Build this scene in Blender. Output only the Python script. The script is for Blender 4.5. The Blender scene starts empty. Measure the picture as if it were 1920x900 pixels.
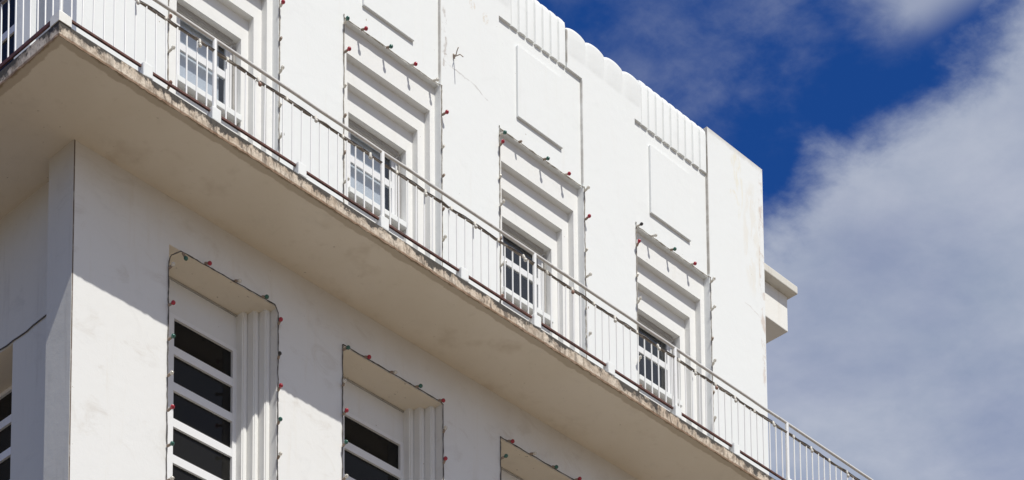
import bpy, bmesh, math, random
from mathutils import Matrix, Vector
random.seed(7)
scene = bpy.context.scene
COL = scene.collection

# ------------------------------------------------------------------ camera
F, PX, PY = 4733.645, 1070.1331, 2922.5161          # focal length and principal point in photo pixels (1920 x 900): a shifted lens
YAW, PITCH, ROLL = math.radians(46.9922), math.radians(7.7067), math.radians(-0.6333)
CAM = Vector((-13.6896, -19.3742, -17.5922))
fwd = Vector((math.sin(YAW)*math.cos(PITCH), math.cos(YAW)*math.cos(PITCH), math.sin(PITCH)))
rgt = Vector((math.cos(YAW), -math.sin(YAW), 0)); upv = rgt.cross(fwd)
r2 = rgt*math.cos(ROLL)+upv*math.sin(ROLL); u2 = -rgt*math.sin(ROLL)+upv*math.cos(ROLL)
cd = bpy.data.cameras.new('camera'); cam = bpy.data.objects.new('camera', cd); COL.objects.link(cam)
cam.matrix_world = Matrix(((r2.x, u2.x, -fwd.x, CAM.x), (r2.y, u2.y, -fwd.y, CAM.y), (r2.z, u2.z, -fwd.z, CAM.z), (0, 0, 0, 1)))
cd.sensor_width = 36; cd.lens = F/1920*36
cd.shift_x = (960-PX)/1920; cd.shift_y = (PY-450)/1920
cd.clip_start = 0.5; cd.clip_end = 4000
scene.camera = cam

# ------------------------------------------------------------------ light
TO_SUN = Vector((-0.215, -1.0, 1.338)).normalized()
SUN_EL = math.asin(TO_SUN.z); SUN_AZ = math.atan2(TO_SUN.x, TO_SUN.y)
sd = bpy.data.lights.new('sun', 'SUN'); sun = bpy.data.objects.new('sun', sd); COL.objects.link(sun)
sd.energy = 3.8; sd.angle = math.radians(0.53); sd.color = (1.0, 0.975, 0.905)
sun.rotation_euler = (-TO_SUN).to_track_quat('-Z', 'Y').to_euler()
sun.location = (-5, -30, 40)

def nodes(tree):
    for n in list(tree.nodes): tree.nodes.remove(n)
    def N(t, **k):
        n = tree.nodes.new(t)
        for a, b in k.items():
            if a.startswith('i_'):
                key = a[2:]; key = int(key) if key.isdigit() else key
                n.inputs[key].default_value = b
            else: setattr(n, a, b)
        return n
    def L(a, b): tree.links.new(a, b)
    return N, L

world = bpy.data.worlds.new('World'); scene.world = world; world.use_nodes = True
N, L = nodes(world.node_tree)
def math_node(N, L, op, a, b=None, c=None, clamp=False):
    n = N('ShaderNodeMath', operation=op); n.use_clamp = clamp
    for i, s in enumerate((a, b, c)):
        if s is None: continue
        if isinstance(s, (int, float)): n.inputs[i].default_value = s
        else: L(s, n.inputs[i])
    return n.outputs[0]
M_ = lambda *a, **k: math_node(N, L, *a, **k)
out = N('ShaderNodeOutputWorld'); bg = N('ShaderNodeBackground', i_Strength=0.085); L(bg.outputs[0], out.inputs[0])
sky = N('ShaderNodeTexSky'); sky.sky_type = 'NISHITA'; sky.sun_disc = False
sky.sun_elevation = SUN_EL; sky.sun_rotation = SUN_AZ % (2*math.pi)
sky.air_density = 1.0; sky.dust_density = 0.2; sky.ozone_density = 3.0; sky.altitude = 400
hs = N('ShaderNodeHueSaturation'); hs.inputs['Saturation'].default_value = 1.28; hs.inputs['Value'].default_value = 0.78
L(sky.outputs[0], hs.inputs['Color'])
tint = N('ShaderNodeMixRGB', blend_type='MULTIPLY'); tint.inputs[0].default_value = 1; tint.inputs[2].default_value = (0.57, 0.83, 1.38, 1); L(hs.outputs[0], tint.inputs[1])
tc = N('ShaderNodeTexCoord'); sx = N('ShaderNodeSeparateXYZ'); L(tc.outputs['Generated'], sx.inputs[0])
zc = M_('MAXIMUM', sx.outputs[2], 0.05)
pxx = M_('DIVIDE', sx.outputs[0], zc); pyy = M_('DIVIDE', sx.outputs[1], zc)      # the cloud layer seen from below: position on a flat layer
cp = N('ShaderNodeCombineXYZ'); L(pxx, cp.inputs[0]); L(pyy, cp.inputs[1])
def noise(scale, detail, rough, dist=0.0, off=(0, 0, 0)):
    mp = N('ShaderNodeMapping'); mp.inputs['Location'].default_value = off; L(cp.outputs[0], mp.inputs[0])
    n = N('ShaderNodeTexNoise'); n.inputs['Scale'].default_value = scale; n.inputs['Detail'].default_value = detail
    n.inputs['Roughness'].default_value = rough; n.inputs['Distortion'].default_value = dist
    L(mp.outputs[0], n.inputs['Vector']); return n.outputs[0]
def ramp(v, a, b):
    m = N('ShaderNodeMapRange', interpolation_type='SMOOTHSTEP'); L(v, m.inputs[0])
    m.inputs[1].default_value = a; m.inputs[2].default_value = b; return m.outputs[0]
n1 = noise(7, 8, 0.52, 0.35, (0.4, 0.9, 0)); n2 = noise(21, 10, 0.62, 0.15, (3, 1, 0)); n3 = noise(4.5, 6, 0.52, 0.3, (9.1, 4.4, 0))
# the big bank: everything beyond px ~ 1.09 on the layer, ragged by noise
e = M_('ADD', pxx, M_('MULTIPLY', M_('SUBTRACT', n1, 0.5), 0.085))
e = M_('ADD', e, M_('MULTIPLY', M_('SUBTRACT', n2, 0.5), 0.085))
e = M_('SUBTRACT', e, M_('MULTIPLY', M_('MAXIMUM', M_('SUBTRACT', pyy, 0.80), 0.0), 0.32))
e = M_('ADD', e, M_('MULTIPLY', M_('MAXIMUM', M_('SUBTRACT', 0.70, pyy), 0.0), 0.8))
bank = ramp(e, 1.060, 1.125)
e2 = M_('ADD', M_('SUBTRACT', M_('MULTIPLY', pxx, 0.3), pyy), M_('MULTIPLY', M_('SUBTRACT', n1, 0.5), 0.14))
e2 = M_('ADD', e2, M_('MULTIPLY', M_('SUBTRACT', n2, 0.5), 0.05))
patch = M_('MULTIPLY', ramp(e2, -0.435, -0.375), M_('SUBTRACT', 1.0, ramp(pxx, 1.025, 1.06)))
wisp = M_('MULTIPLY', ramp(M_('ADD', M_('MULTIPLY', n2, 0.3), M_('ADD', M_('MULTIPLY', n3, 0.4), M_('MULTIPLY', n1, 0.3))), 0.44, 0.64), 0.31)
dens = M_('MAXIMUM', M_('MULTIPLY', bank, 0.93), M_('MAXIMUM', M_('MULTIPLY', patch, 0.7), wisp))
thin = M_('SUBTRACT', 1.0, M_('MULTIPLY', ramp(n3, 0.42, 0.68), 0.30))
dens = M_('MULTIPLY', dens, thin, clamp=True)
cr = N('ShaderNodeValToRGB'); L(M_('ADD', M_('MULTIPLY', n2, 0.22), M_('ADD', M_('MULTIPLY', n1, 0.42), M_('MULTIPLY', n3, 0.36))), cr.inputs[0])
cr.color_ramp.elements[0].position = 0.36; cr.color_ramp.elements[0].color = (3.3, 3.95, 5.3, 1)
cr.color_ramp.elements[1].position = 0.64; cr.color_ramp.elements[1].color = (6.0, 6.35, 7.3, 1)
mx = N('ShaderNodeMixRGB'); L(dens, mx.inputs[0]); L(tint.outputs[0], mx.inputs[1]); L(cr.outputs[0], mx.inputs[2])
L(mx.outputs[0], bg.inputs[0])

vs = scene.view_settings
scene.display_settings.display_device = 'sRGB'
vs.view_transform = 'Standard'; vs.look = 'None'; vs.exposure = 0.10; vs.gamma = 1; vs.use_curve_mapping = False
scene.render.engine = 'CYCLES'
cy = scene.cycles
cy.max_bounces = 8; cy.diffuse_bounces = 5; cy.glossy_bounces = 4; cy.transparent_max_bounces = 12; cy.transmission_bounces = 4
cy.use_denoising = True

# ------------------------------------------------------------------ materials
class Mat:
    """small builder round a node tree"""
    def __init__(s, name):
        s.m = bpy.data.materials.new(name); s.m.use_nodes = True
        s.N, s.L = nodes(s.m.node_tree)
        s.out = s.N('ShaderNodeOutputMaterial'); s.b = s.N('ShaderNodeBsdfPrincipled'); s.L(s.b.outputs[0], s.out.inputs[0])
        s.tc = s.N('ShaderNodeTexCoord'); s.sep = s.N('ShaderNodeSeparateXYZ'); s.L(s.tc.outputs['Object'], s.sep.inputs[0])
    def math(s, *a, **k): return math_node(s.N, s.L, *a, **k)
    def noise(s, scale, detail=6, rough=0.6, stretch=(1, 1, 1), dist=0.0, off=(0, 0, 0)):
        mp = s.N('ShaderNodeMapping'); mp.inputs['Scale'].default_value = stretch; mp.inputs['Location'].default_value = off
        s.L(s.tc.outputs['Object'], mp.inputs[0])
        n = s.N('ShaderNodeTexNoise'); n.inputs['Scale'].default_value = scale; n.inputs['Detail'].default_value = detail
        n.inputs['Roughness'].default_value = rough; n.inputs['Distortion'].default_value = dist
        s.L(mp.outputs[0], n.inputs['Vector']); return n.outputs[0]
    def ramp(s, v, a, b, lo=0.0, hi=1.0):
        m = s.N('ShaderNodeMapRange', interpolation_type='SMOOTHSTEP'); s.L(v, m.inputs[0])
        for i, x in enumerate((a, b, lo, hi)): m.inputs[i+1].default_value = x
        return m.outputs[0]
    def mix(s, fac, a, b):
        n = s.N('ShaderNodeMixRGB')
        for i, x in enumerate((fac, a, b)):
            if isinstance(x, tuple): n.inputs[i].default_value = (*x, 1)
            elif isinstance(x, (int, float)): n.inputs[i].default_value = x
            else: s.L(x, n.inputs[i])
        return n.outputs[0]
    def base(s, c):
        if isinstance(c, tuple): s.b.inputs['Base Color'].default_value = (*c, 1)
        else: s.L(c, s.b.inputs['Base Color'])
    def bump(s, h, strength, dist):
        n = s.N('ShaderNodeBump'); n.inputs['Strength'].default_value = strength; n.inputs['Distance'].default_value = dist
        s.L(h, n.inputs['Height']); s.L(n.outputs[0], s.b.inputs['Normal'])
    def set(s, **k):
        for a, v in k.items(): s.b.inputs[a.replace('_', ' ')].default_value = v
        return s

def plaster(name, base, tint=(0.60, 0.52, 0.40), amount=0.35, extra=None, rough=0.82, speck=0.77):
    m = Mat(name)
    big = m.noise(0.9, 5, 0.6); fine = m.noise(9, 8, 0.65); grime = m.noise(2.1, 8, 0.7, (1, 1, 1.4), 0.8, (5, 2, 8)); streak = m.noise(3.5, 6, 0.65, (2.2, 2.2, 0.18), 0.3)
    c = m.mix(m.math('MULTIPLY', m.ramp(big, 0.42, 0.75), amount*0.5), base, tuple(x*0.93 for x in base))
    c = m.mix(m.math('MULTIPLY', m.ramp(streak, 0.55, 0.80), amount*0.6), c, tint)
    c = m.mix(m.math('MULTIPLY', m.ramp(fine, 0.60, 0.82), amount*0.35), c, tuple(x*0.82 for x in base))
    c = m.mix(m.math('MULTIPLY', m.ramp(grime, 0.54, 0.70), amount*0.5), c, tuple(x*0.74 for x in base))
    spots = m.noise(17, 2, 0.5, off=(4, 4, 4))
    c = m.mix(m.math('MULTIPLY', m.ramp(spots, speck, speck+0.02), 0.75), c, (0.33, 0.27, 0.2))
    if extra: c = extra(m, c)
    m.base(c)
    h = m.math('ADD', m.math('MULTIPLY', m.noise(55, 4, 0.6), 0.35), m.math('MULTIPLY', m.noise(7, 4, 0.55), 1.0))
    m.bump(h, 0.35, 0.009); m.set(Roughness=rough)
    m.b.inputs['Specular IOR Level'].default_value = 0.25
    return m.m

def wall_marks(m, c):
    """hairline cracks, patched spots and the peeled yellowish run on the end pier: marks fixed to the plaster"""
    X, Z = m.sep.outputs[0], m.sep.outputs[2]
    wob = m.math('MULTIPLY', m.math('SUBTRACT', m.noise(2.2, 5, 0.6), 0.5), 0.22)
    def crack(x0, z0, x1, z1, w, col, f):
        s = (z1-z0)/(x1-x0)
        line = m.math('ADD', m.math('MULTIPLY', m.math('SUBTRACT', X, x0), s), z0)
        d = m.math('ABSOLUTE', m.math('SUBTRACT', Z, m.math('ADD', line, wob)))
        k = m.math('SUBTRACT', 1.0, m.ramp(d, w*0.3, w))
        k = m.math('MULTIPLY', k, m.math('MULTIPLY', m.ramp(X, x0-0.02, x0+0.02), m.ramp(X, x1, x1-0.15)))
        k = m.math('MULTIPLY', k, m.ramp(m.noise(5, 4, 0.6, off=(x0, 1, 2)), 0.38, 0.6))
        return m.mix(m.math('MULTIPLY', k, f), c, col)
    c = crack(5.13, 3.86, 6.05, 3.72, 0.016, (0.40, 0.37, 0.34), 0.6)
    c = crack(10.75, 3.50, 11.15, 3.42, 0.010, (0.45, 0.38, 0.33), 0.6)
    def blot(x, z, rx, rz, col, f, lo=0.44, sc=4.5, st=(1.6, 1, 0.5)):
        a = m.math('POWER', m.math('DIVIDE', m.math('SUBTRACT', X, x), rx), 2.0)
        b = m.math('POWER', m.math('DIVIDE', m.math('SUBTRACT', Z, z), rz), 2.0)
        r = m.math('SUBTRACT', 1.0, m.math('ADD', a, b), clamp=True)
        k = m.math('MULTIPLY', m.ramp(r, 0.0, 0.5), m.ramp(m.noise(sc, 6, 0.65, st, 0.4), lo, lo+0.12))
        return m.mix(m.math('MULTIPLY', k, f), c, col)
    def seam(x, z0, z1, w, f):
        k = m.math('MULTIPLY', m.ramp(m.math('ABSOLUTE', m.math('SUBTRACT', X, x)), w, w*0.5), m.math('MULTIPLY', m.ramp(Z, z0, z0+0.05), m.ramp(Z, z1, z1-0.05)))
        k = m.math('MULTIPLY', k, m.ramp(m.noise(3, 5, 0.65, off=(x, 0, 0)), 0.3, 0.6, 0.35, 1.0))
        return m.mix(m.math('MULTIPLY', k, f), c, (0.30, 0.26, 0.21))
    c = seam(10.024, 3.5, 5.7, 0.012, 0.8); c = seam(7.589, 3.5, 4.96, 0.010, 0.6); c = seam(5.129, 3.5, 6, 0.010, 0.6); c = seam(7.318, 5.0, 5.6, 0.010, 0.7)
    dirt = m.math('MULTIPLY', m.ramp(m.math('ADD', Z, m.math('MULTIPLY', m.math('SUBTRACT', m.noise(6, 6, 0.7), 0.5), 0.16)), 5.56, 5.64), m.ramp(X, 10.0, 10.05))
    c = m.mix(m.math('MULTIPLY', dirt, 0.45), c, (0.42, 0.38, 0.33))
    c = blot(10.62, 5.12, 0.16, 0.55, (0.76, 0.71, 0.57), 0.7, 0.48)
    c = blot(10.95, 4.5, 0.22, 0.9, (0.74, 0.70, 0.62), 0.5)
    c = blot(5.66, 4.83, 0.06, 0.07, (0.62, 0.53, 0.42), 0.5, 0.46, 22, (1, 1, 1))
    c = blot(5.88, 4.78, 0.06, 0.09, (0.62, 0.53, 0.42), 0.5, 0.46, 22, (1, 1, 1))
    c = blot(5.19, 4.1, 0.06, 0.5, (0.42, 0.37, 0.33), 0.7, 0.5, 12, (1, 1, 0.6))
    c = blot(11.14, 4.0, 0.07, 1.9, (0.55, 0.44, 0.36), 0.6, 0.5, 9, (1, 1, 0.5))
    return c
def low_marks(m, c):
    """brownish tone, strongest just below the ledge and fading out over the top half metre"""
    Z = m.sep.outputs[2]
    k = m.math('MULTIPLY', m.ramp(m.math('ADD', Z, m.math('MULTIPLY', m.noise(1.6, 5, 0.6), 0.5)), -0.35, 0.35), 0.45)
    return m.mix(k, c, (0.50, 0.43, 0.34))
def front_marks(m, c):
    c = low_marks(m, c)
    g = m.noise(1.7, 8, 0.68, (1.0, 1.0, 1.6), 1.2, (2, 7, 1))
    c = m.mix(m.math('MULTIPLY', m.ramp(g, 0.53, 0.72), 0.28), c, (0.46, 0.40, 0.33))
    line = m.math('MULTIPLY', m.ramp(m.math('ABSOLUTE', m.sep.outputs[0]), 0.016, 0.009), m.ramp(m.noise(4, 5, 0.6), 0.3, 0.5, 0.5, 0.95))
    return m.mix(line, c, (0.12, 0.085, 0.065))
WALL = plaster('white_plaster', (0.79, 0.80, 0.785), (0.66, 0.60, 0.50), amount=0.24, extra=wall_marks)
LOWWALL = plaster('white_plaster_below', (0.76, 0.755, 0.735), amount=0.40, extra=front_marks)
SIDEWALL = plaster('grey_side_render_dimmed', (0.62, 0.605, 0.56), (0.36, 0.33, 0.30), 0.7, extra=low_marks)  # greyer, dirtier side plaster, darkened further in place of blocked sky light
def soffit_marks(m, c):
    X, Y = m.sep.outputs[0], m.sep.outputs[1]
    k = m.ramp(m.noise(0.7, 4, 0.6, (1, 1, 1)), 0.35, 0.7)
    c = m.mix(m.math('MULTIPLY', k, 0.35), c, (0.60, 0.52, 0.40))
    d = m.math('MINIMUM', m.math('ADD', Y, 1.076), m.math('ADD', X, 0.957))
    edge = m.math('SUBTRACT', 1.0, m.ramp(m.math('ADD', d, m.math('MULTIPLY', m.math('SUBTRACT', m.noise(3, 7, 0.7), 0.5), 0.13)), 0.085, 0.105))
    rust = m.math('SUBTRACT', 1.0, m.ramp(m.math('ADD', d, m.math('MULTIPLY', m.math('SUBTRACT', m.noise(6, 7, 0.7), 0.5), 0.10)), 0.004, 0.03))
    c = m.mix(m.math('MULTIPLY', m.ramp(m.noise(1.4, 5, 0.6, off=(9, 3, 1)), 0.58, 0.72), 0.35), c, (0.45, 0.36, 0.26))
    c = m.mix(m.math('MULTIPLY', rust, 0.8), c, (0.16, 0.09, 0.045))
    return m.mix(m.math('MULTIPLY', edge, 0.5), c, (0.30, 0.23, 0.15))
SOFFIT = plaster('cream_soffit_paint', (0.70, 0.63, 0.53), (0.40, 0.32, 0.22), 0.42, soffit_marks, speck=0.735)
SURR = plaster('cream_white_plaster', (0.79, 0.785, 0.76), (0.60, 0.52, 0.40), 0.3)
REVEAL = plaster('cream_reveal_paint', (0.74, 0.66, 0.54), (0.45, 0.36, 0.25), 0.42, speck=0.72)
PALE = plaster('pale_panel_paint', (0.74, 0.74, 0.73), amount=0.3)
CONC = plaster('weathered_parapet_plaster', (0.80, 0.785, 0.74), (0.55, 0.47, 0.36), 0.45)
def fascia():
    m = Mat('stained_slab_edge')
    X, Z = m.sep.outputs[0], m.sep.outputs[2]
    n = m.noise(7, 9, 0.72, dist=0.4); big = m.noise(1.1, 4, 0.6); drip = m.noise(15, 7, 0.7, (1, 1, 0.25), 0.6); fine = m.noise(34, 6, 0.7)
    c = m.mix(m.ramp(n, 0.40, 0.62), (0.69, 0.60, 0.49), (0.46, 0.37, 0.28))
    c = m.mix(m.math('MULTIPLY', m.ramp(big, 0.45, 0.65), 0.35), c, (0.55, 0.42, 0.30))
    c = m.mix(m.math('MULTIPLY', m.ramp(fine, 0.52, 0.62), 0.55), c, (0.24, 0.185, 0.14))
    c = m.mix(m.math('MULTIPLY', m.ramp(drip, 0.48, 0.60), m.ramp(big, 0.35, 0.6, 0.45, 0.95)), c, (0.17, 0.135, 0.105))
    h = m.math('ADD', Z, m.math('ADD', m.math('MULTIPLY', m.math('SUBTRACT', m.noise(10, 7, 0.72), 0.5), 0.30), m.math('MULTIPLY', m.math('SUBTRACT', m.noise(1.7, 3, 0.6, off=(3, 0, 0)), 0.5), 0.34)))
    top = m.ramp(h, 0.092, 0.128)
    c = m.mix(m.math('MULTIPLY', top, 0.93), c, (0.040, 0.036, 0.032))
    bot = m.ramp(m.math('ADD', Z, m.math('MULTIPLY', m.math('SUBTRACT', n, 0.5), 0.06)), 0.026, 0.010)
    c = m.mix(m.math('MULTIPLY', bot, 0.8), c, (0.16, 0.085, 0.04))
    m.base(c); m.bump(m.math('ADD', n, m.math('MULTIPLY', fine, 0.4)), 0.8, 0.016); m.set(Roughness=0.92); return m.m
FASCIA = fascia()
def paint(name, col, rough=0.4, wear=None, f=0.4, scale=14, lo=0.55, metal=0.0):
    m = Mat(name); n = m.noise(scale, 6, 0.65)
    m.base(m.mix(m.math('MULTIPLY', m.ramp(n, lo, lo+0.14), f), col, wear or tuple(x*0.7 for x in col)))
    m.set(Roughness=rough, Metallic=metal); m.bump(n, 0.15, 0.002); return m.m
RAILW = paint('white_rail_paint', (0.80, 0.795, 0.78), 0.35, (0.50, 0.42, 0.32), 0.35)
RAILM = paint('weathered_mid_rail_paint', (0.23, 0.19, 0.155), 0.45, (0.45, 0.41, 0.36), 0.6, 20, 0.5)
HAND = paint('weathered_handrail_paint', (0.66, 0.64, 0.61), 0.4, (0.40, 0.35, 0.29), 0.5, 12)
RUST = paint('rusty_bottom_rail_paint', (0.13, 0.05, 0.036), 0.6, (0.045, 0.025, 0.02), 0.7, 18, 0.48)
ALU = paint('white_window_frame', (0.78, 0.78, 0.78), 0.35, f=0.15)
BLIND = paint('white_blind_fabric', (0.80, 0.82, 0.84), 0.8, f=0.1)
TRACK = paint('grey_window_track', (0.40, 0.38, 0.35), 0.5, (0.2, 0.18, 0.16), 0.6)
DARK = paint('dark_interior_paint', (0.055, 0.05, 0.046), 0.9, f=0.3)
CORD = paint('weathered_cord', (0.25, 0.215, 0.17), 0.7, (0.42, 0.39, 0.34), 0.7, 30, 0.45)
CORDD = paint('dark_cord', (0.07, 0.06, 0.055), 0.7, (0.20, 0.18, 0.15), 0.7, 22, 0.5)
SOCK = paint('brown_lamp_socket', (0.30, 0.23, 0.18), 0.6, (0.14, 0.1, 0.08), 0.6, 40)
SOCKW = paint('ivory_lamp_socket', (0.66, 0.62, 0.54), 0.5, (0.40, 0.33, 0.25), 0.5, 40)
def bulbmat(name, col, trans=0.0):
    m = Mat(name); n = m.noise(60, 3)
    m.base(m.mix(m.math('MULTIPLY', m.ramp(n, 0.5, 0.7), 0.35), col, tuple(x*0.6+0.05 for x in col)))
    m.set(Roughness=0.16); m.b.inputs['Transmission Weight'].default_value = trans
    m.b.inputs['Coat Weight'].default_value = 0.3; return m.m
BULB = {'r': bulbmat('red_bulb_glass', (0.36, 0.014, 0.03)), 'g': bulbmat('green_bulb_glass', (0.03, 0.12, 0.09)),
        'c': bulbmat('clear_bulb_glass', (0.86, 0.82, 0.74), 0.45), 'b': bulbmat('brown_bulb_glass', (0.30, 0.17, 0.12)),
        'd': bulbmat('black_bulb_glass', (0.03, 0.025, 0.025))}
def glass(name, tint, refl, bw, dust=0.0):
    m = bpy.data.materials.new(name); m.use_nodes = True; N, L = nodes(m.node_tree)
    o = N('ShaderNodeOutputMaterial'); t = N('ShaderNodeBsdfTransparent'); g = N('ShaderNodeBsdfGlossy', i_Roughness=0.04)
    t.inputs[0].default_value = (*tint, 1); g.inputs[0].default_value = (0.9, 0.9, 0.9, 1)
    lw = N('ShaderNodeLayerWeight', i_Blend=0.5)
    pw = N('ShaderNodeMath', operation='POWER'); pw.inputs[1].default_value = 5.0; L(lw.outputs['Facing'], pw.inputs[0])
    fr = N('ShaderNodeMath', operation='MULTIPLY_ADD'); fr.inputs[1].default_value = 0.96; fr.inputs[2].default_value = 0.04; L(pw.outputs[0], fr.inputs[0])
    nz = N('ShaderNodeTexNoise'); nz.inputs['Scale'].default_value = 2.5; tcn = N('ShaderNodeTexCoord'); L(tcn.outputs['Object'], nz.inputs['Vector'])
    bp = N('ShaderNodeBump'); bp.inputs['Strength'].default_value = 0.15; bp.inputs['Distance'].default_value = bw; L(nz.outputs[0], bp.inputs['Height'])
    L(bp.outputs[0], g.inputs['Normal'])
    s = N('ShaderNodeMath', operation='MULTIPLY_ADD'); s.inputs[1].default_value = 1.0; s.inputs[2].default_value = refl; L(fr.outputs[0], s.inputs[0])
    mxs = N('ShaderNodeMixShader'); L(s.outputs[0], mxs.inputs[0]); L(t.outputs[0], mxs.inputs[1]); L(g.outputs[0], mxs.inputs[2]); 
    df = N('ShaderNodeBsdfDiffuse'); df.inputs[0].default_value = (0.30, 0.29, 0.27, 1); md = N('ShaderNodeMixShader'); md.inputs[0].default_value = dust
    L(mxs.outputs[0], md.inputs[1]); L(df.outputs[0], md.inputs[2]); L(md.outputs[0], o.inputs[0])
    return m
GLASS = glass('window_glass', (0.88, 0.90, 0.92), 0.02, 0.01, 0.02)
TINT = glass('tinted_louvre_glass', (0.12, 0.115, 0.11), -0.025, 0.01, 0.05)

# ------------------------------------------------------------------ mesh helpers
def box(bm, x0, x1, y0, y1, z0, z1, bev=0.0):
    vs_ = [bm.verts.new(p) for p in ((x0, y0, z0), (x1, y0, z0), (x1, y1, z0), (x0, y1, z0), (x0, y0, z1), (x1, y0, z1), (x1, y1, z1), (x0, y1, z1))]
    fs = [bm.faces.new([vs_[i] for i in q]) for q in ((0, 3, 2, 1), (4, 5, 6, 7), (0, 1, 5, 4), (1, 2, 6, 5), (2, 3, 7, 6), (3, 0, 4, 7))]
    if bev > 0:
        es = {e for f in fs for e in f.edges}
        bmesh.ops.bevel(bm, geom=list(es), offset=bev, segments=2, affect='EDGES', profile=0.5)
    return fs
def tube(bm, pts, r, seg=8, caps=True):
    pts = [Vector(p) for p in pts]; rings = []
    for i, p in enumerate(pts):
        t = ((pts[min(i+1, len(pts)-1)]-p).normalized() + (p-pts[max(i-1, 0)]).normalized())
        t = t.normalized() if t.length > 1e-6 else Vector((0, 0, 1))
        a = t.cross(Vector((0.13, 0.31, 0.94)) if abs(t.z) < 0.9 else Vector((1, 0, 0))).normalized(); b = t.cross(a)
        rr = r[i] if isinstance(r, (list, tuple)) else r
        rings.append([bm.verts.new(p+a*rr*math.cos(k*2*math.pi/seg)+b*rr*math.sin(k*2*math.pi/seg)) for k in range(seg)])
    for i in range(len(rings)-1):
        for k in range(seg):
            f = bm.faces.new((rings[i][k], rings[i][(k+1) % seg], rings[i+1][(k+1) % seg], rings[i+1][k])); f.smooth = True
    if caps:
        bm.faces.new(rings[0][::-1]); bm.faces.new(rings[-1])
def crisp(bm):
    bmesh.ops.recalc_face_normals(bm, faces=bm.faces[:])
    if any(f.smooth for f in bm.faces):
        es = [e for e in bm.edges if len(e.link_faces) == 2 and e.calc_face_angle(0) > math.radians(42)]
        bmesh.ops.split_edges(bm, edges=es)
def wpos(o):
    return wpos(o.parent)+o.location if o.parent else o.location.copy()
def obj(name, bm, mat, parent=None, at=None):
    """one mesh object; verts are in world coordinates unless at (a world position for its origin) is given"""
    me = bpy.data.meshes.new(name); crisp(bm); bm.to_mesh(me); bm.free()
    me.materials.append(mat); o = bpy.data.objects.new(name, me); COL.objects.link(o)
    at = Vector(at) if at else Vector((0, 0, 0))
    if parent: o.parent = parent; o.location = at-wpos(parent)
    else: o.location = at
    return o
def tag(o, label=None, cat=None, group=None, kind=None):
    if label: o['label'] = label
    if cat: o['category'] = cat
    if group: o['group'] = group
    if kind: o['kind'] = kind
    return o
def thing(name, loc, label, cat, group=None):
    o = bpy.data.objects.new(name, None); COL.objects.link(o); o.location = loc; o.empty_display_size = 0.3
    return tag(o, label, cat, group)
def part(name, mat, parent, *boxes, bev=0.0):
    bm = bmesh.new()
    for b in boxes: box(bm, *b, bev=bev)
    return obj(name, bm, mat, parent)

# ------------------------------------------------------------------ measurements (metres; z = 0 is the underside of the ledge)
T, DX, DY, XE, GZ = 0.152, 0.957, 1.076, 11.19, -19.2
XL = [1.165, 3.620, 6.110, 8.575]; XR = [2.655, 5.125, 7.585, 10.020]
ZTOP = 5.64; YB = 9.9

# ------------------------------------------------------------------ ground
COPE = plaster('weathered_coping', (0.66, 0.635, 0.575), (0.36, 0.30, 0.23), 0.9)
def ground_mat(name, c1, c2, sc):
    m = Mat(name); n = m.noise(sc, 8, 0.65); n2_ = m.noise(sc*0.04, 4, 0.6)
    m.base(m.mix(m.ramp(n2_, 0.3, 0.7), m.mix(m.ramp(n, 0.35, 0.7), c1, c2), c2)); m.bump(n, 0.4, 0.01); m.set(Roughness=0.9); return m.m
GR = ground_mat('pale_pavement', (0.25, 0.20, 0.145), (0.205, 0.165, 0.12), 3)
AS = ground_mat('asphalt', (0.06, 0.058, 0.055), (0.045, 0.045, 0.045), 8)
PV = ground_mat('pavement_slabs', (0.42, 0.34, 0.245), (0.35, 0.285, 0.205), 3)
bm = bmesh.new(); box(bm, -1500, 1500, -1500, 1500, GZ-0.5, GZ); tag(obj('ground', bm, GR), kind='structure')
bm = bmesh.new(); box(bm, -700, 700, -16.5, -8.5, GZ-0.2, GZ+0.004); tag(obj('road', bm, AS), kind='structure')
bm = bmesh.new(); box(bm, -14.0, -4.0, -8.5, 300, GZ-0.2, GZ+0.004); tag(obj('added_side_asphalt', bm, AS), kind='structure')  # unseen asphalt, added to cut light bouncing onto the left walls
bm = bmesh.new(); box(bm, -4.0, 700, -8.5, -0.01, GZ-0.2, GZ+0.13)
box(bm, -700, 700, -26, -16.5, GZ-0.2, GZ+0.13); tag(obj('pavement', bm, PV), kind='structure')
bm = bmesh.new()
for k in range(-60, 60): box(bm, k*6.0, k*6.0+3.0, -12.56, -12.44, GZ+0.006, GZ+0.008)
tag(obj('road_marking', bm, RAILW), kind='structure')

# ------------------------------------------------------------------ the building
B = thing('building', (5.6, 4.9, GZ), 'white art deco corner building with fluted parapet, stepped windows and a projecting ledge', 'building')

# upper front wall: piers, shallow window bays, parapet blocks
P0 = 4.96                                   # underside of the flutes
fl = [(XL[0]+0.20, XR[0]-0.28), (XL[1]+0.20, XR[1]-0.28), (6.319, 7.312), (8.705, XR[3]+0.006)]     # fluted runs
bx = []
edges = [0.0]+[v for p in zip(XL, XR) for v in p]+[XE]
for i in range(0, len(edges), 2):
    a, b = edges[i], edges[i+1]
    y1 = 0.423 if i == 0 else 0.5
    bx.append((a, b, 0.0, y1, T, P0))
for i in range(4): bx.append((XL[i], XR[i], 0.035, 0.5, 3.495, P0))
part('upper_wall', WALL, B, *bx)
for i in range(4):
    part('parapet_backing', WALL, B, (fl[i][0], fl[i][1], 0.034, 0.42, P0, 5.585))
# plain ends of the parapet
part('end_pier_parapet', WALL, B, (fl[3][1], XE, 0.0, 0.42, P0, ZTOP))
part('corner_parapet', WALL, B, (0.0, fl[0][0], 0.0, 0.42, P0, 5.56), bev=0.008)

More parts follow.
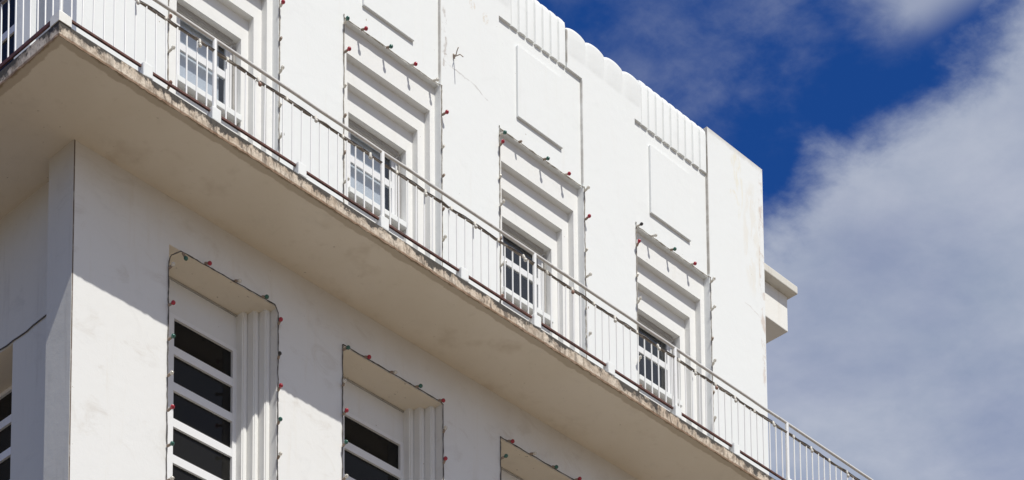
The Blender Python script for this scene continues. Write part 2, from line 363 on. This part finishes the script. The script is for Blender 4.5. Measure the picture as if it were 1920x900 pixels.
def flutes(x0, x1, n):
    bm = bmesh.new(); w = (x1-x0)/n; K = 5; prof = [(-.488, .034), (-.375, .006), (-.2, .002), (.2, .002), (.375, .006), (.488, .034)]
    zs = [P0-0.0, P0+0.03, 5.50, 5.56, 5.60, 5.628, 5.640]; inset = [1.0, 1.0, 1.0, 0.97, 0.88, 0.70, 0.40]
    for j in range(n):
        cx = x0+w*(j+0.5); rings = []
        for z, s in zip(zs, inset):
            ring = []
            for k in range(K+1):
                x = cx+prof[k][0]*w; y = prof[k][1] + (1-s)*0.30
                ring.append(bm.verts.new((x, y, z+random.uniform(-1, 1)*0.0008)))
            rings.append(ring)
        for a, b in zip(rings, rings[1:]):
            for k in range(K):
                f = bm.faces.new((a[k], a[k+1], b[k+1], b[k])); f.smooth = True
        # closed underside, top and back
        bt = [bm.verts.new((cx-w*0.485, 0.05, P0)), bm.verts.new((cx+w*0.485, 0.05, P0))]
        bm.faces.new([bt[0]]+rings[0]+[bt[1]])
        tp = [bm.verts.new((cx-w*0.485, 0.40, 5.645)), bm.verts.new((cx+w*0.485, 0.40, 5.645))]
        f = bm.faces.new([tp[0]]+rings[-1]+[tp[1]])
        lb = bm.verts.new((cx-w*0.485, 0.40, P0)); rb = bm.verts.new((cx+w*0.485, 0.40, P0))
        bm.faces.new([r[0] for r in rings]+[tp[0], lb, bt[0]])
        bm.faces.new([r[-1] for r in rings][::-1]+[bt[1], rb, tp[1]])
    return bm
nfl = [8, 8, 7, 9]
for i in range(4): obj('fluted_frieze', flutes(fl[i][0], fl[i][1]-0.003, nfl[i]), WALL, B)

def scallops(x0, x1, n):
    """parapet block whose top swells into n round lobes that die out lower down"""
    bm = bmesh.new(); NX, NZ = n*14, 26; w = (x1-x0)/n; g = []
    for j in range(NX+1):
        x = x0+(x1-x0)*j/NX; u = ((x-x0)/w) % 1.0*2-1
        if j in (0, NX): u = -1
        c = math.sqrt(max(0, 1-u*u)); ztop = 5.505+0.050*c
        col = []
        for k in range(NZ+1):
            z = P0+(ztop-P0)*k/NZ
            zz = (z-5.16)/(ztop-5.16)
            a = 0.0
            if zz > 0: a = 0.018*(c**0.9)*min(1.0, (zz*1.6))**0.7
            rnd = max(0.0, (z-(ztop-0.05))/0.05)
            y = -a+0.05*rnd*rnd
            col.append(bm.verts.new((x, y, z)))
        g.append(col)
    for j in range(NX):
        for k in range(NZ):
            f = bm.faces.new((g[j][k], g[j+1][k], g[j+1][k+1], g[j][k+1])); f.smooth = True
    back = [[bm.verts.new((g[j][0].co.x, 0.42, z)) for z in (P0, g[j][-1].co.z+0.005)] for j in range(NX+1)]
    for j in range(NX):
        bm.faces.new((g[j][-1], g[j+1][-1], back[j+1][1], back[j][1])).smooth = True
        bm.faces.new((back[j][1], back[j+1][1], back[j+1][0], back[j][0]))
        bm.faces.new((g[j][0], back[j][0], back[j+1][0], g[j+1][0]))
    for j in (0, NX):
        bm.faces.new([v for v in g[j]]+[back[j][1], back[j][0]])
    return bm
for i in range(3): obj('scalloped_parapet', scallops(fl[i][1], fl[i+1][0], 4), WALL, B)

# relief panels over the windows
for i in range(4):
    x0 = XL[i]+(0.30 if i != 2 else 0.325); x1 = x0+0.79
    part('relief_panel', WALL, B, (x0, x1, 0.0, 0.034, 3.81, 4.755), bev=0.004)

# stepped window surrounds: three receding frames
def surround(i):
    a = XL[i]; c = XR[i]
    s1 = (a+0.122, c-0.080, 3.165); s2 = (a+0.218, c-0.192, 2.90); s3 = (a+0.313, c-0.293, 2.63)
    bm = bmesh.new()
    def ring(x0, x1, zt, q, y):
        box(bm, x0, q[0], y, 0.5, T, zt); box(bm, q[1], x1, y, 0.5, T, zt); box(bm, q[0], q[1], y, 0.5, q[2], zt)
    ring(a, c, 3.495, s1, 0.10); ring(s1[0], s1[1], s1[2], s2, 0.19); ring(s2[0], s2[1], s2[2], s3, 0.28)
    box(bm, s3[0], s3[1], 0.33, 0.48, T, 1.63)                     # apron under the sill
    obj('stepped_surround', bm, SURR, B)
    return s3
S3 = [surround(i) for i in range(4)]

# upper windows: frame with two panes, track, sill (origin at the left bottom corner of the opening)
def upper_window(i, blind):
    x0, x1, zt = S3[i]; w = x1-x0; zb = 1.63
    at = Vector((x0, 0.28, zb)); h = zt-zb
    bm = bmesh.new()
    Y = 0.115
    box(bm, 0.0, 0.055, Y, Y+0.06, 0.07, h); box(bm, w-0.055, w, Y, Y+0.06, 0.07, h)
    box(bm, 0.055, w-0.055, Y, Y+0.06, h-0.035, h)                     # head of the fixed frame
    Y2 = 0.135
    z1, z2, z3, z4 = 1.82-zb, 2.168-zb, 2.25-zb, 2.545-zb
    xa, xb = 0.155, w-0.055
    box(bm, 0.056, xa, Y2, Y2+0.035, 0.075, h-0.036); box(bm, xb-0.045, xb-0.001, Y2, Y2+0.035, 0.075, h-0.036)
    box(bm, xa, xb-0.045, Y2, Y2+0.035, 0.075, z1)
    box(bm, xa, xb-0.045, Y2, Y2+0.035, z2, z3)
    box(bm, xa, xb-0.045, Y2, Y2+0.035, z4, h-0.036)
    box(bm, xa-0.004, xb-0.041, Y2-0.008, Y2-0.001, z1-0.014, z1-0.002)
    box(bm, 0.056, w-0.056, Y2-0.012, Y2-0.001, 0.078, 0.09)
    win = obj('window', bm, ALU, B, at)
    for (p, q) in ((z1, z2), (z3, z4)):
        part('pane', GLASS, win, (at.x+xa, at.x+xb-0.045, at.y+Y2+0.014, at.y+Y2+0.018, at.z+p, at.z+q))
    part('track', TRACK, win, (at.x+0.057, at.x+w-0.057, at.y+0.075, at.y+0.108, at.z+h-0.05, at.z+h-0.004), (at.x+w-0.035, at.x+w-0.018, at.y+0.085, at.y+0.112, at.z+0.08, at.z+h-0.052))
    part('sill', WALL, win, (at.x+0.002, at.x+w-0.002, at.y-0.03, at.y+0.17, at.z+0.001, at.z+0.068), bev=0.005)
    if blind:
        part('blind', BLIND, win, (at.x+0.06, at.x+w-0.135, at.y+0.215, at.y+0.219, at.z+0.07, at.z+h-0.02))
    return win
for i in range(4): upper_window(i, i < 2)

# floor of the ledge: runs round the building, and through it
bm = bmesh.new(); box(bm, -DX+0.001, XE+DX-0.001, -DY+0.001, YB, 0.004, T)
slab = obj('ledge_slab', bm, FASCIA, B)
bm = bmesh.new(); box(bm, -DX, XE+DX, -DY, YB, 0.0, 0.0035); obj('ledge_soffit', bm, SOFFIT, B)
bm = bmesh.new()                                                            # rough worn lip along the edge of the ledge
def lip(p, q, n):
    prev = None
    for k in range(n+1):
        t = k/n; c = Vector(p).lerp(Vector(q), t); d = 0.003+0.009*random.random()
        r = [bm.verts.new(c+Vector(v)) for v in ((0, 0, 0.0), (-d if p[0] == q[0] else 0, -d if p[0] != q[0] else 0, -0.004-0.010*random.random()), (-0.004 if p[0] == q[0] else 0, -0.004 if p[0] != q[0] else 0, 0.02+0.02*random.random()), (0.006, 0.006, 0.03))]
        if prev:
            for a in range(3): bm.faces.new((prev[a], prev[a+1], r[a+1], r[a]))
        prev = r
lip((-DX, -DY, 0.0), (XE+DX, -DY, 0.0), 300); lip((-DX, -DY, 0.0), (-DX, 6.0, 0.0), 130)
obj('worn_lip', bm, FASCIA, B)

# lower front wall
bx = []
LXL = [1.200, 3.605, 6.085, 8.55]
le = [0.0]+[v for p in zip(LXL, XR) for v in p]+[XE]
for i in range(0, len(le), 2):
    a, b = le[i], le[i+1]; y1 = 0.423 if i == 0 else 0.5
    bx.append((a, b, 0.0, y1, GZ, -0.53))
bx.append((0.0, XE, 0.0, 0.423, -0.53, 0.0))
for i in range(4): bx.append((LXL[i], XR[i], 0.0, 0.5, GZ, -5.0))
part('lower_wall', LOWWALL, B, *bx)
part('corner_dimming_skin', SIDEWALL, B, (-0.005, -0.0005, 0.003, 0.4225, GZ, -0.001))  # thin added skin that carries the dimmed side tone onto the corner strip
# lower windows: splayed ribbed jambs, cream head, tall window with tinted panes
for i in range(4):
    a, c = LXL[i], XR[i]
    bm = bmesh.new()
    for j in range(3):
        y = 0.105*(j+1)
        box(bm, c-0.07*(j+1), c-0.07*j, y, 0.5, -5.0, -0.531)
        box(bm, a+0.07*j, a+0.07*(j+1), y, 0.5, -5.0, -0.531)
    es = [e for e in bm.edges if abs(e.verts[0].co.z-e.verts[1].co.z) > 1 and e.verts[0].co.y < 0.4]
    bmesh.ops.bevel(bm, geom=es, offset=0.014, segments=3, affect='EDGES')
    obj('ribbed_jamb', bm, SURR, B)
    part('window_head', REVEAL, B, (a, c, 0.004, 0.5, -0.534, -0.5305))
    x0, x1 = a+0.21, c-0.21; y = 0.42
    rows = []; z = -0.972
    for k in range(10): rows.append((z-0.315, z)); z -= 0.4085
    bm = bmesh.new()
    gx0, gx1 = a+0.40, x1-0.05
    box(bm, x0, gx0, y, y+0.07, -5.0, -0.93); box(bm, gx1, x1, y, y+0.07, -5.0, -0.93)
    box(bm, gx0, gx1, y, y+0.07, -0.972, -0.93)
    for k in range(len(rows)-1): box(bm, gx0, gx1, y+0.004, y+0.066, rows[k+1][1], rows[k][0])
    box(bm, gx0, gx1, y, y+0.07, -5.0, rows[-1][0])
    win = obj('tall_window', bm, ALU, B)
    for (p, q) in rows:
        bm = bmesh.new(); fs = box(bm, gx0+0.001, gx1-0.001, y+0.034, y+0.040, p, q)
        pn = obj('pane', bm, TINT, win)
    part('lintel_board', PALE, B, (x0, x1, y+0.008, y+0.06, -0.926, -0.5345))
    part('lintel_trim', TRACK, B, (x0+0.001, x1-0.001, y-0.012, y+0.006, -0.552, -0.536))

# left (side) walls
bx = [(0.186, 0.7, 0.423, 1.287, GZ, 0.0), (0.186, 0.7, 1.287, 2.6, -1.53, 0.0), (0.186, 0.7, 2.6, YB, GZ, 0.0), (0.186, 0.7, 1.287, 2.6, GZ, -6.0)]
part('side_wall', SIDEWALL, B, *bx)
part('side_window_head', REVEAL, B, (0.19, 0.6, 1.289, 2.598, -1.5345, -1.531))
bm = bmesh.new(); rows = []; z = -1.575
for k in range(10): rows.append((z-0.285, z)); z -= 0.372
box(bm, 0.6, 0.66, 1.29, 1.33, -6.0, -1.535); box(bm, 0.6, 0.66, 2.54, 2.598, -6.0, -1.535); box(bm, 0.6, 0.66, 1.33, 2.54, -1.575, -1.535)
for k in range(len(rows)-1): box(bm, 0.604, 0.656, 1.33, 2.54, rows[k+1][1], rows[k][0])
box(bm, 0.6, 0.66, 1.33, 2.54, -6.0, rows[-1][0])
sw = obj('side_window', bm, ALU, B)
for p, q in rows: part('pane', TINT, sw, (0.63, 0.636, 1.331, 2.539, p, q))
# upper side wall: corner pier, shaded recess, second pier, window
part('upper_side_wall', WALL, B, (0.19, 0.7, 0.423, 0.84, T, 5.5), (0.02, 0.7, 0.84, 1.13, T, 5.5), (0.20, 0.7, 1.13, 2.6, 2.9, 5.5), (0.20, 0.7, 2.6, YB, T, 5.5), bev=0.004)
sw = part('side_window', ALU, B, (0.25, 0.30, 1.131, 1.17, T, 2.9), (0.25, 0.30, 2.56, 2.599, T, 2.9), (0.25, 0.30, 1.17, 2.56, 2.17, 2.25), (0.25, 0.30, 1.17, 2.56, T, 0.3), (0.25, 0.30, 1.17, 2.56, 2.86, 2.9))
part('pane', TINT, sw, (0.27, 0.275, 1.17, 2.56, 0.3, 2.17)); part('pane', TINT, sw, (0.27, 0.275, 1.17, 2.56, 2.25, 2.86))
# far end, back and roof; dark rooms behind the glass
part('end_wall', WALL, B, (XE-0.4, XE-0.001, 0.5, YB, GZ, 0.0), (XE-0.4, XE-0.001, 0.5, YB, T, 5.55))
part('back_wall', WALL, B, (0.7, XE-0.4, YB-0.3, YB-0.001, GZ, 0.0), (0.7, XE-0.4, YB-0.3, YB-0.001, T, 5.55))
part('roof', CONC, B, (0.7, XE-0.4, 0.5, YB-0.3, 4.8, 5.0))
part('room_wall', DARK, B, (0.701, XE-0.401, 1.5, 1.6, -6.0, -0.001), (0.701, XE-0.401, 1.5, 1.6, T+0.001, 4.799))
# projecting box on the far end wall
hb = part('projecting_box', CONC, B, (XE, 12.075, 0.30, 1.6, 3.82, 4.344), bev=0.01)
part('coping', COPE, hb, (XE, 12.135, 0.16, 1.75, 4.346, 4.46), bev=0.012)

# cable across the side wall
bm = bmesh.new(); pts = []
for k in range(21):
    t = k/20; pts.append((0.176, 0.43+2.4*t, -1.47-0.05*math.sin(math.pi*min(1, t*1.6))+0.006*math.sin(k*2.1)))
tube(bm, pts, 0.007, 6)
tag(obj('wall_cable', bm, CORDD), 'thin black cable sagging across the shaded side wall above the leftmost window', 'cable')

# ------------------------------------------------------------------ railings
YR, XRL = -1.025, -0.905
ZH, ZM, ZB = T+0.95, T+0.80, T+0.105
R1 = thing('railing', (5.6, YR, T), 'white metal railing with thin upright bars along the long sunlit front edge of the ledge', 'railing', 'railings round the ledge')
def rail(name, mat, parent, p, q, r, n=40, wob=0.002):
    bm = bmesh.new(); pts = []
    for k in range(n+1):
        t = k/n; v = Vector(p).lerp(Vector(q), t)
        if 0 < k < n: v += Vector((0, random.uniform(-wob, wob), random.uniform(-wob, wob)))
        pts.append(v)
    tube(bm, pts, r, 10); return obj(name, bm, mat, parent)
XF = XE+DX-0.052
rail('handrail', HAND, R1, (XRL, YR, ZH-0.018), (XF, YR, ZH-0.018), 0.0185)
rail('mid_rail', RAILM, R1, (XRL, YR, ZM), (XF, YR, ZM), 0.0135)
posts = [0.958, 3.255, 5.615, 8.073, 10.264]
stubs = [0.100, 2.089, 4.455, 6.870, 9.188]
allb = sorted(posts+stubs+[XRL, XF])
for a, b in zip(allb, allb[1:]):
    bm = bmesh.new(); box(bm, a+0.06, b-0.06, YR-0.012, YR+0.012, ZB+0.004, ZB+0.026); obj('bottom_rail', bm, RUST, R1)
pm = None
for x in posts+[XF]:
    bm = bmesh.new(); tube(bm, [(0, 0, 0.10), (0, 0, 0.40), (0, 0, ZH-T-0.02)], 0.024, 12)
    obj('post', bm, RAILW, R1, (x, YR, T))
for x in posts+stubs:
    bm = bmesh.new(); box(bm, -0.058, 0.058, -0.052, 0.05, -0.02, 0.135, bev=0.014)
    for v in bm.verts: v.co += Vector((random.uniform(-1, 1), random.uniform(-1, 1), random.uniform(-1, 1)))*0.0025
    o = obj('footing', bm, WALL, R1, (x, YR+0.004, T+0.021))
bm = bmesh.new(); tube(bm, [(0, 0, ZB-T+0.03), (0, 0, ZM-T)], 0.0088, 8)
b0 = obj('baluster', bm, RAILW, R1, (0, YR, T)); first = True; count = 0
x = -0.779
while x < XF-0.05:
    if min(abs(x-p) for p in posts) > 0.045:
        o = b0 if first else b0.copy()
        if not first: COL.objects.link(o)
        first = False; o.location = Vector((x, YR+random.uniform(-.002, .002), T))-R1.location
        o.rotation_euler = (random.uniform(-.006, .006), random.uniform(-.006, .006), 0); count += 1
    x += 0.1257
R2 = thing('railing', (XRL, 2.0, T), 'white metal railing on the shaded left edge of the ledge with the corner post', 'railing', 'railings round the ledge')
rail('handrail', HAND, R2, (XRL, YR, ZH-0.018), (XRL, 5.5, ZH-0.018), 0.021)
rail('mid_rail', RAILM, R2, (XRL, YR, ZM), (XRL, 5.5, ZM), 0.0165)
bm = bmesh.new(); box(bm, XRL-0.012, XRL+0.006, YR+0.07, 5.5, ZB-0.006, ZB+0.032); obj('bottom_rail', bm, RUST, R2)
bm = bmesh.new(); tube(bm, [(XRL, YR, T+0.1), (XRL, YR, 0.7), (XRL, YR, ZH)], 0.021, 12); obj('post', bm, RAILW, R2)
for y in (1.6, 4.2):
    bm = bmesh.new(); tube(bm, [(XRL, y, T+0.1), (XRL, y, 0.7), (XRL, y, ZH-0.02)], 0.024, 12); obj('post', bm, RAILW, R2)
bm = bmesh.new()                                                            # corner footing with a weathered pyramid top
box(bm, -0.06, 0.085, -0.06, 0.085, -0.012, 0.085)
vs_ = [bm.verts.new(p) for p in ((-0.06, -0.06, 0.0855), (0.085, -0.06, 0.0855), (0.085, 0.085, 0.0855), (-0.06, 0.085, 0.0855), (-0.022, -0.022, 0.13), (0.022, -0.022, 0.13), (0.022, 0.022, 0.13), (-0.022, 0.022, 0.13))]
for q in ((0, 1, 5, 4), (1, 2, 6, 5), (2, 3, 7, 6), (3, 0, 4, 7), (4, 5, 6, 7), (3, 2, 1, 0)): bm.faces.new([vs_[i] for i in q])
obj('footing', bm, CONC, R2, (XRL, YR, T+0.012))
y = -0.897
while y < 5.4:
    o = b0.copy(); COL.objects.link(o); o.parent = R2; o.location = Vector((XRL, y, T))-R2.location; y += 0.1232

# ------------------------------------------------------------------ strings of coloured bulbs
def sock_mesh(mat, name):
    bm = bmesh.new(); tube(bm, [(0, 0, 0), (0, 0, 0.004), (0, 0, 0.040), (0, 0, 0.048)], [0.009, 0.0145, 0.0145, 0.012], 10)
    me = bpy.data.meshes.new(name); crisp(bm); bm.to_mesh(me); bm.free(); me.materials.append(mat); return me
def bulb_mesh(mat, name, r=0.0225):
    bm = bmesh.new(); pts, rr = [], []
    for z, q in ((0.046, 0.009), (0.052, 0.012), (0.058, 0.017), (0.066, 0.0212), (0.075, 0.0226), (0.084, 0.0208), (0.092, 0.0150), (0.097, 0.0075), (0.0985, 0.001)):
        pts.append((0, 0, z)); rr.append(q*r/0.0225)
    tube(bm, pts, rr, 14)
    me = bpy.data.meshes.new(name); crisp(bm); bm.to_mesh(me); bm.free(); me.materials.append(mat); return me
SM = {'w': sock_mesh(SOCKW, 'socket_ivory'), 's': sock_mesh(SOCK, 'socket_brown')}
BMs = {k: bulb_mesh(BULB[k], 'bulb_'+k, 0.0235 if k in 'rg' else 0.021) for k in BULB}
WORD = {'r': 'red', 'g': 'green', 'c': 'clear', 'b': 'brown', 'd': 'black'}
def lamp(parent, base, direction, kind, sock):
    """a socket with its bulb, pointing along direction from base (world)"""
    d = Vector(direction).normalized(); q = Vector((0, 0, 1)).rotation_difference(d)
    s = bpy.data.objects.new('socket', SM[sock]); COL.objects.link(s); s.parent = parent
    s.location = Vector(base)-wpos(parent); s.rotation_mode = 'QUATERNION'; s.rotation_quaternion = q
    if kind in BMs:
        b = bpy.data.objects.new('bulb', BMs[kind]); COL.objects.link(b); b.parent = s; b['label'] = WORD[kind]+' glass bulb'
def cord(parent, pts, mat, r=0.0045, wob=0.006, twin=True, flat='y'):
    bm = bmesh.new()
    for tw in range(2 if twin else 1):
        P = []
        for a, b in zip(pts, pts[1:]):
            a, b = Vector(a), Vector(b); n = max(2, int((b-a).length/0.07))
            for k in range(n):
                P.append(a.lerp(b, k/n)+Vector((random.uniform(-wob, wob), random.uniform(-wob*0.4, 0), random.uniform(-wob, wob))))
        P.append(Vector(pts[-1])); tube(bm, P, r, 6)
    obj('cord', bm, mat, parent)
DATA = {
 'U1': [('r', 2.65, 3.046), ('n', 2.645, 2.645), ('c', 2.647, 2.25), ('n', 2.649, 1.85), ('c', 2.651, 1.47), ('n', 2.645, 1.05), ('b', 1.12, 1.985), ('c', 1.159, 1.642), ('b', 1.129, 1.222), ('g', 1.17, 3.42), ('r', 1.55, 3.43), ('c', 1.93, 3.42), ('g', 2.31, 3.43), ('c', 2.62, 3.42), ('r', 1.16, 3.05), ('c', 1.15, 2.65), ('n', 1.15, 2.3)],
 'U2': [('g', 3.596, 3.407), ('r', 3.911, 3.439), ('g', 4.298, 3.423), ('r', 4.684, 3.429), ('c', 5.035, 3.376), ('r', 3.62, 3.033), ('n', 3.59, 2.61), ('n', 3.59, 2.238), ('n', 3.58, 1.794), ('c', 3.598, 1.442), ('n', 3.59, 1.05), ('r', 5.145, 3.111), ('n', 5.12, 2.69), ('n', 5.12, 2.321), ('n', 5.115, 1.904), ('c', 5.11, 1.513), ('n', 5.11, 1.1)],
 'U3': [('g', 6.115, 3.382), ('n', 6.473, 3.43), ('g', 6.903, 3.436), ('r', 7.283, 3.419), ('c', 7.584, 3.441), ('r', 6.077, 3.243), ('n', 6.05, 2.817), ('c', 6.078, 2.467), ('n', 6.05, 2.019), ('c', 6.097, 1.685), ('b', 6.05, 1.238), ('r', 7.596, 3.053), ('n', 7.58, 2.631), ('c', 7.60, 2.276), ('n', 7.575, 1.848), ('c', 7.588, 1.481), ('n', 7.58, 1.1)],
 'U4': [('d', 8.581, 3.452), ('c', 8.898, 3.408), ('g', 9.274, 3.406), ('r', 9.677, 3.399), ('c', 10.012, 3.415), ('r', 8.534, 3.193), ('n', 8.51, 2.771), ('c', 8.537, 2.406), ('c', 8.52, 1.615), ('b', 8.52, 1.22), ('c', 10.011, 3.022), ('n', 9.985, 2.602), ('c', 10.0, 2.25), ('n', 9.985, 1.836), ('c', 9.98, 1.456)],
 'L1': [('h', 1.41, -0.545), ('r', 1.671, -0.579), ('c', 2.073, -0.556), ('g', 2.447, -0.568), ('r', 2.641, -0.715), ('d', 2.629, -1.123), ('r', 2.646, -1.491), ('g', 2.641, -1.873), ('c', 2.643, -2.264), ('c', 1.19, -0.796), ('r', 1.195, -1.222), ('g', 1.2, -1.6), ('c', 1.185, -2.003), ('r', 1.203, -2.384), ('g', 1.201, -2.777), ('c', 1.206, -3.161), ('g', 2.64, -2.66)],
 'L2': [('g', 3.608, -0.579), ('r', 3.926, -0.57), ('c', 4.322, -0.578), ('g', 4.71, -0.548), ('r', 5.072, -0.585), ('c', 5.104, -0.873), ('r', 5.102, -1.247), ('c', 3.562, -1.006), ('r', 3.586, -1.342), ('g', 3.578, -1.723), ('c', 3.586, -2.114), ('g', 5.1, -1.63), ('r', 3.59, -2.5)],
 'L3': [('r', 6.207, -0.583), ('c', 6.579, -0.542), ('g', 6.957, -0.562), ('r', 7.362, -0.532), ('g', 6.09, -0.791), ('c', 6.09, -1.2), ('r', 7.57, -0.9)]}
LAB = {'U1': 'light string round the stepped window nearest the corner, above the ledge',
       'U2': 'light string with two red bulbs on top, round the second stepped window from the left',
       'U3': 'light string round the third stepped window from the left, above the ledge',
       'U4': 'light string with a black bulb at its corner, round the stepped window farthest right',
       'L1': 'light string round the tall dark window nearest the corner, below the ledge',
       'L2': 'light string round the middle tall window below the ledge, half in shade',
       'L3': 'light string round the farthest lower window, cut by the bottom of the photo'}
for key, lamps in DATA.items():
    i = int(key[1])-1; up = key[0] == 'U'
    xl, xr = (XL[i]-0.012, XR[i]+0.012) if up else (LXL[i]-0.01, XR[i]+0.010)
    zt, zb, zd = (3.50, 0.35, 0.045) if up else (-0.522, -4.6, 0.045)
    S = thing('light_string', ((xl+xr)/2, -0.01, zb), LAB[key], 'string lights', 'light strings round the windows')
    yt = 0.028 if up else -0.008
    mat = CORD if up else CORDD
    if key == 'L1':
        cord(S, [(xl, -0.008, zb), (xl, -0.010, -0.74), (xl+0.02, -0.02, -0.66), (1.34, -0.018, -0.55), (xr-0.05, -0.008, zt), (xr, -0.012, -0.60), (xr, -0.008, zb)], mat)
    else:
        cord(S, [(xl, -0.008, zb), (xl, -0.008, zt), (xl+0.03, yt, zt), (xr-0.03, yt, zt), (xr, -0.008, zt-0.02), (xr, -0.008, zb)], mat)
    for n_, (c, x, z) in enumerate(lamps):
        jit = lambda s: random.uniform(-s, s)
        top = abs(z-zt) < 0.13 and xl+0.05 < x < xr-0.04
        sock = 'w' if (c == 'c' or n_ % 3 == 0) and up else 's'
        if c == 'h': lamp(S, (1.36, -0.02, -0.56), (0.25, -0.35, -0.8), 'g', 's'); continue
        tip = Vector((x, -0.085, z))
        bx_ = x if top else (xl if abs(x-xl) < abs(x-xr) else xr)
        if top: base = Vector((x-0.01, yt-0.004, min(z-0.005, zt)+0.0)); base.z = zt-0.005 if up else zt
        else: base = Vector((bx_, -0.012, z-0.012+jit(0.008)))
        d = tip-base; d.z += jit(0.012)
        if top: d.z = max(d.z, -0.03)+0.0
        lamp(S, base, d, c, sock)
# string wound along the mid rail
S = thing('light_string', (5.6, YR, ZM), 'long light string wound along the middle rail of the front railing', 'string lights')
bm = bmesh.new(); P = []; n = 900
for k in range(n+1):
    x = XRL+0.02+(XF-XRL-0.04)*k/n; a = k*0.16; rr = 0.0160
    P.append((x, YR+rr*math.sin(a), ZM+rr*math.cos(a)+0.004))
tube(bm, P, 0.0048, 5); obj('cord', bm, CORD, S)
bm = bmesh.new(); P = []
for k in range(300):
    x = XRL+0.02+(XF-XRL-0.04)*k/299; P.append((x, YR-0.014+0.003*math.sin(k*0.7), ZM+0.004+0.006*math.sin(k*0.31)+random.uniform(-.002, .002)))
tube(bm, P, 0.005, 5); obj('cord', bm, CORDD, S)
RX = [-0.60, -0.33, -0.053, 0.319, 0.74, 1.096, 1.488, 1.881, 2.275, 2.656, 3.052, 3.441, 3.862, 4.244, 4.616, 4.996, 5.392, 5.779, 6.209, 6.575, 6.947, 7.337, 7.712, 8.106, 8.416, 8.791, 9.175, 9.564, 9.94, 10.354, 10.721, 11.103, 11.483, 11.87]
for k, x in enumerate(RX):
    kd = 'c' if k % 2 == 0 else 'n'
    if k in (6, 18, 25): kd = 'b'
    lamp(S, (x, YR-0.03, ZM-0.005), (random.uniform(-.35, .35), -0.30+random.uniform(-.15, .15), -1), kd, 'w')

# loose wire ends sticking out of the wall between the second and third windows
W = thing('wire_ends', (5.335, 0.0, 3.97), 'two loose grey wire ends sticking out of the sunlit wall with thin shadows', 'wire')
bm = bmesh.new(); tube(bm, [(5.338, 0.0, 3.985), (5.335, -0.05, 3.965), (5.312, -0.09, 3.985), (5.300, -0.125, 4.0)], 0.006, 6); obj('wire', bm, SOCK, W)
bm = bmesh.new(); tube(bm, [(5.338, 0.0, 3.965), (5.338, -0.06, 3.95), (5.332, -0.12, 3.93), (5.326, -0.175, 3.865)], 0.006, 6); obj('wire', bm, SOCK, W)
bm = bmesh.new(); tube(bm, [(5.337, 0.0, 4.0), (5.337, -0.02, 3.97), (5.338, -0.015, 3.94)], 0.011, 7); obj('clip', bm, SOCK, W)
print('balusters', count)
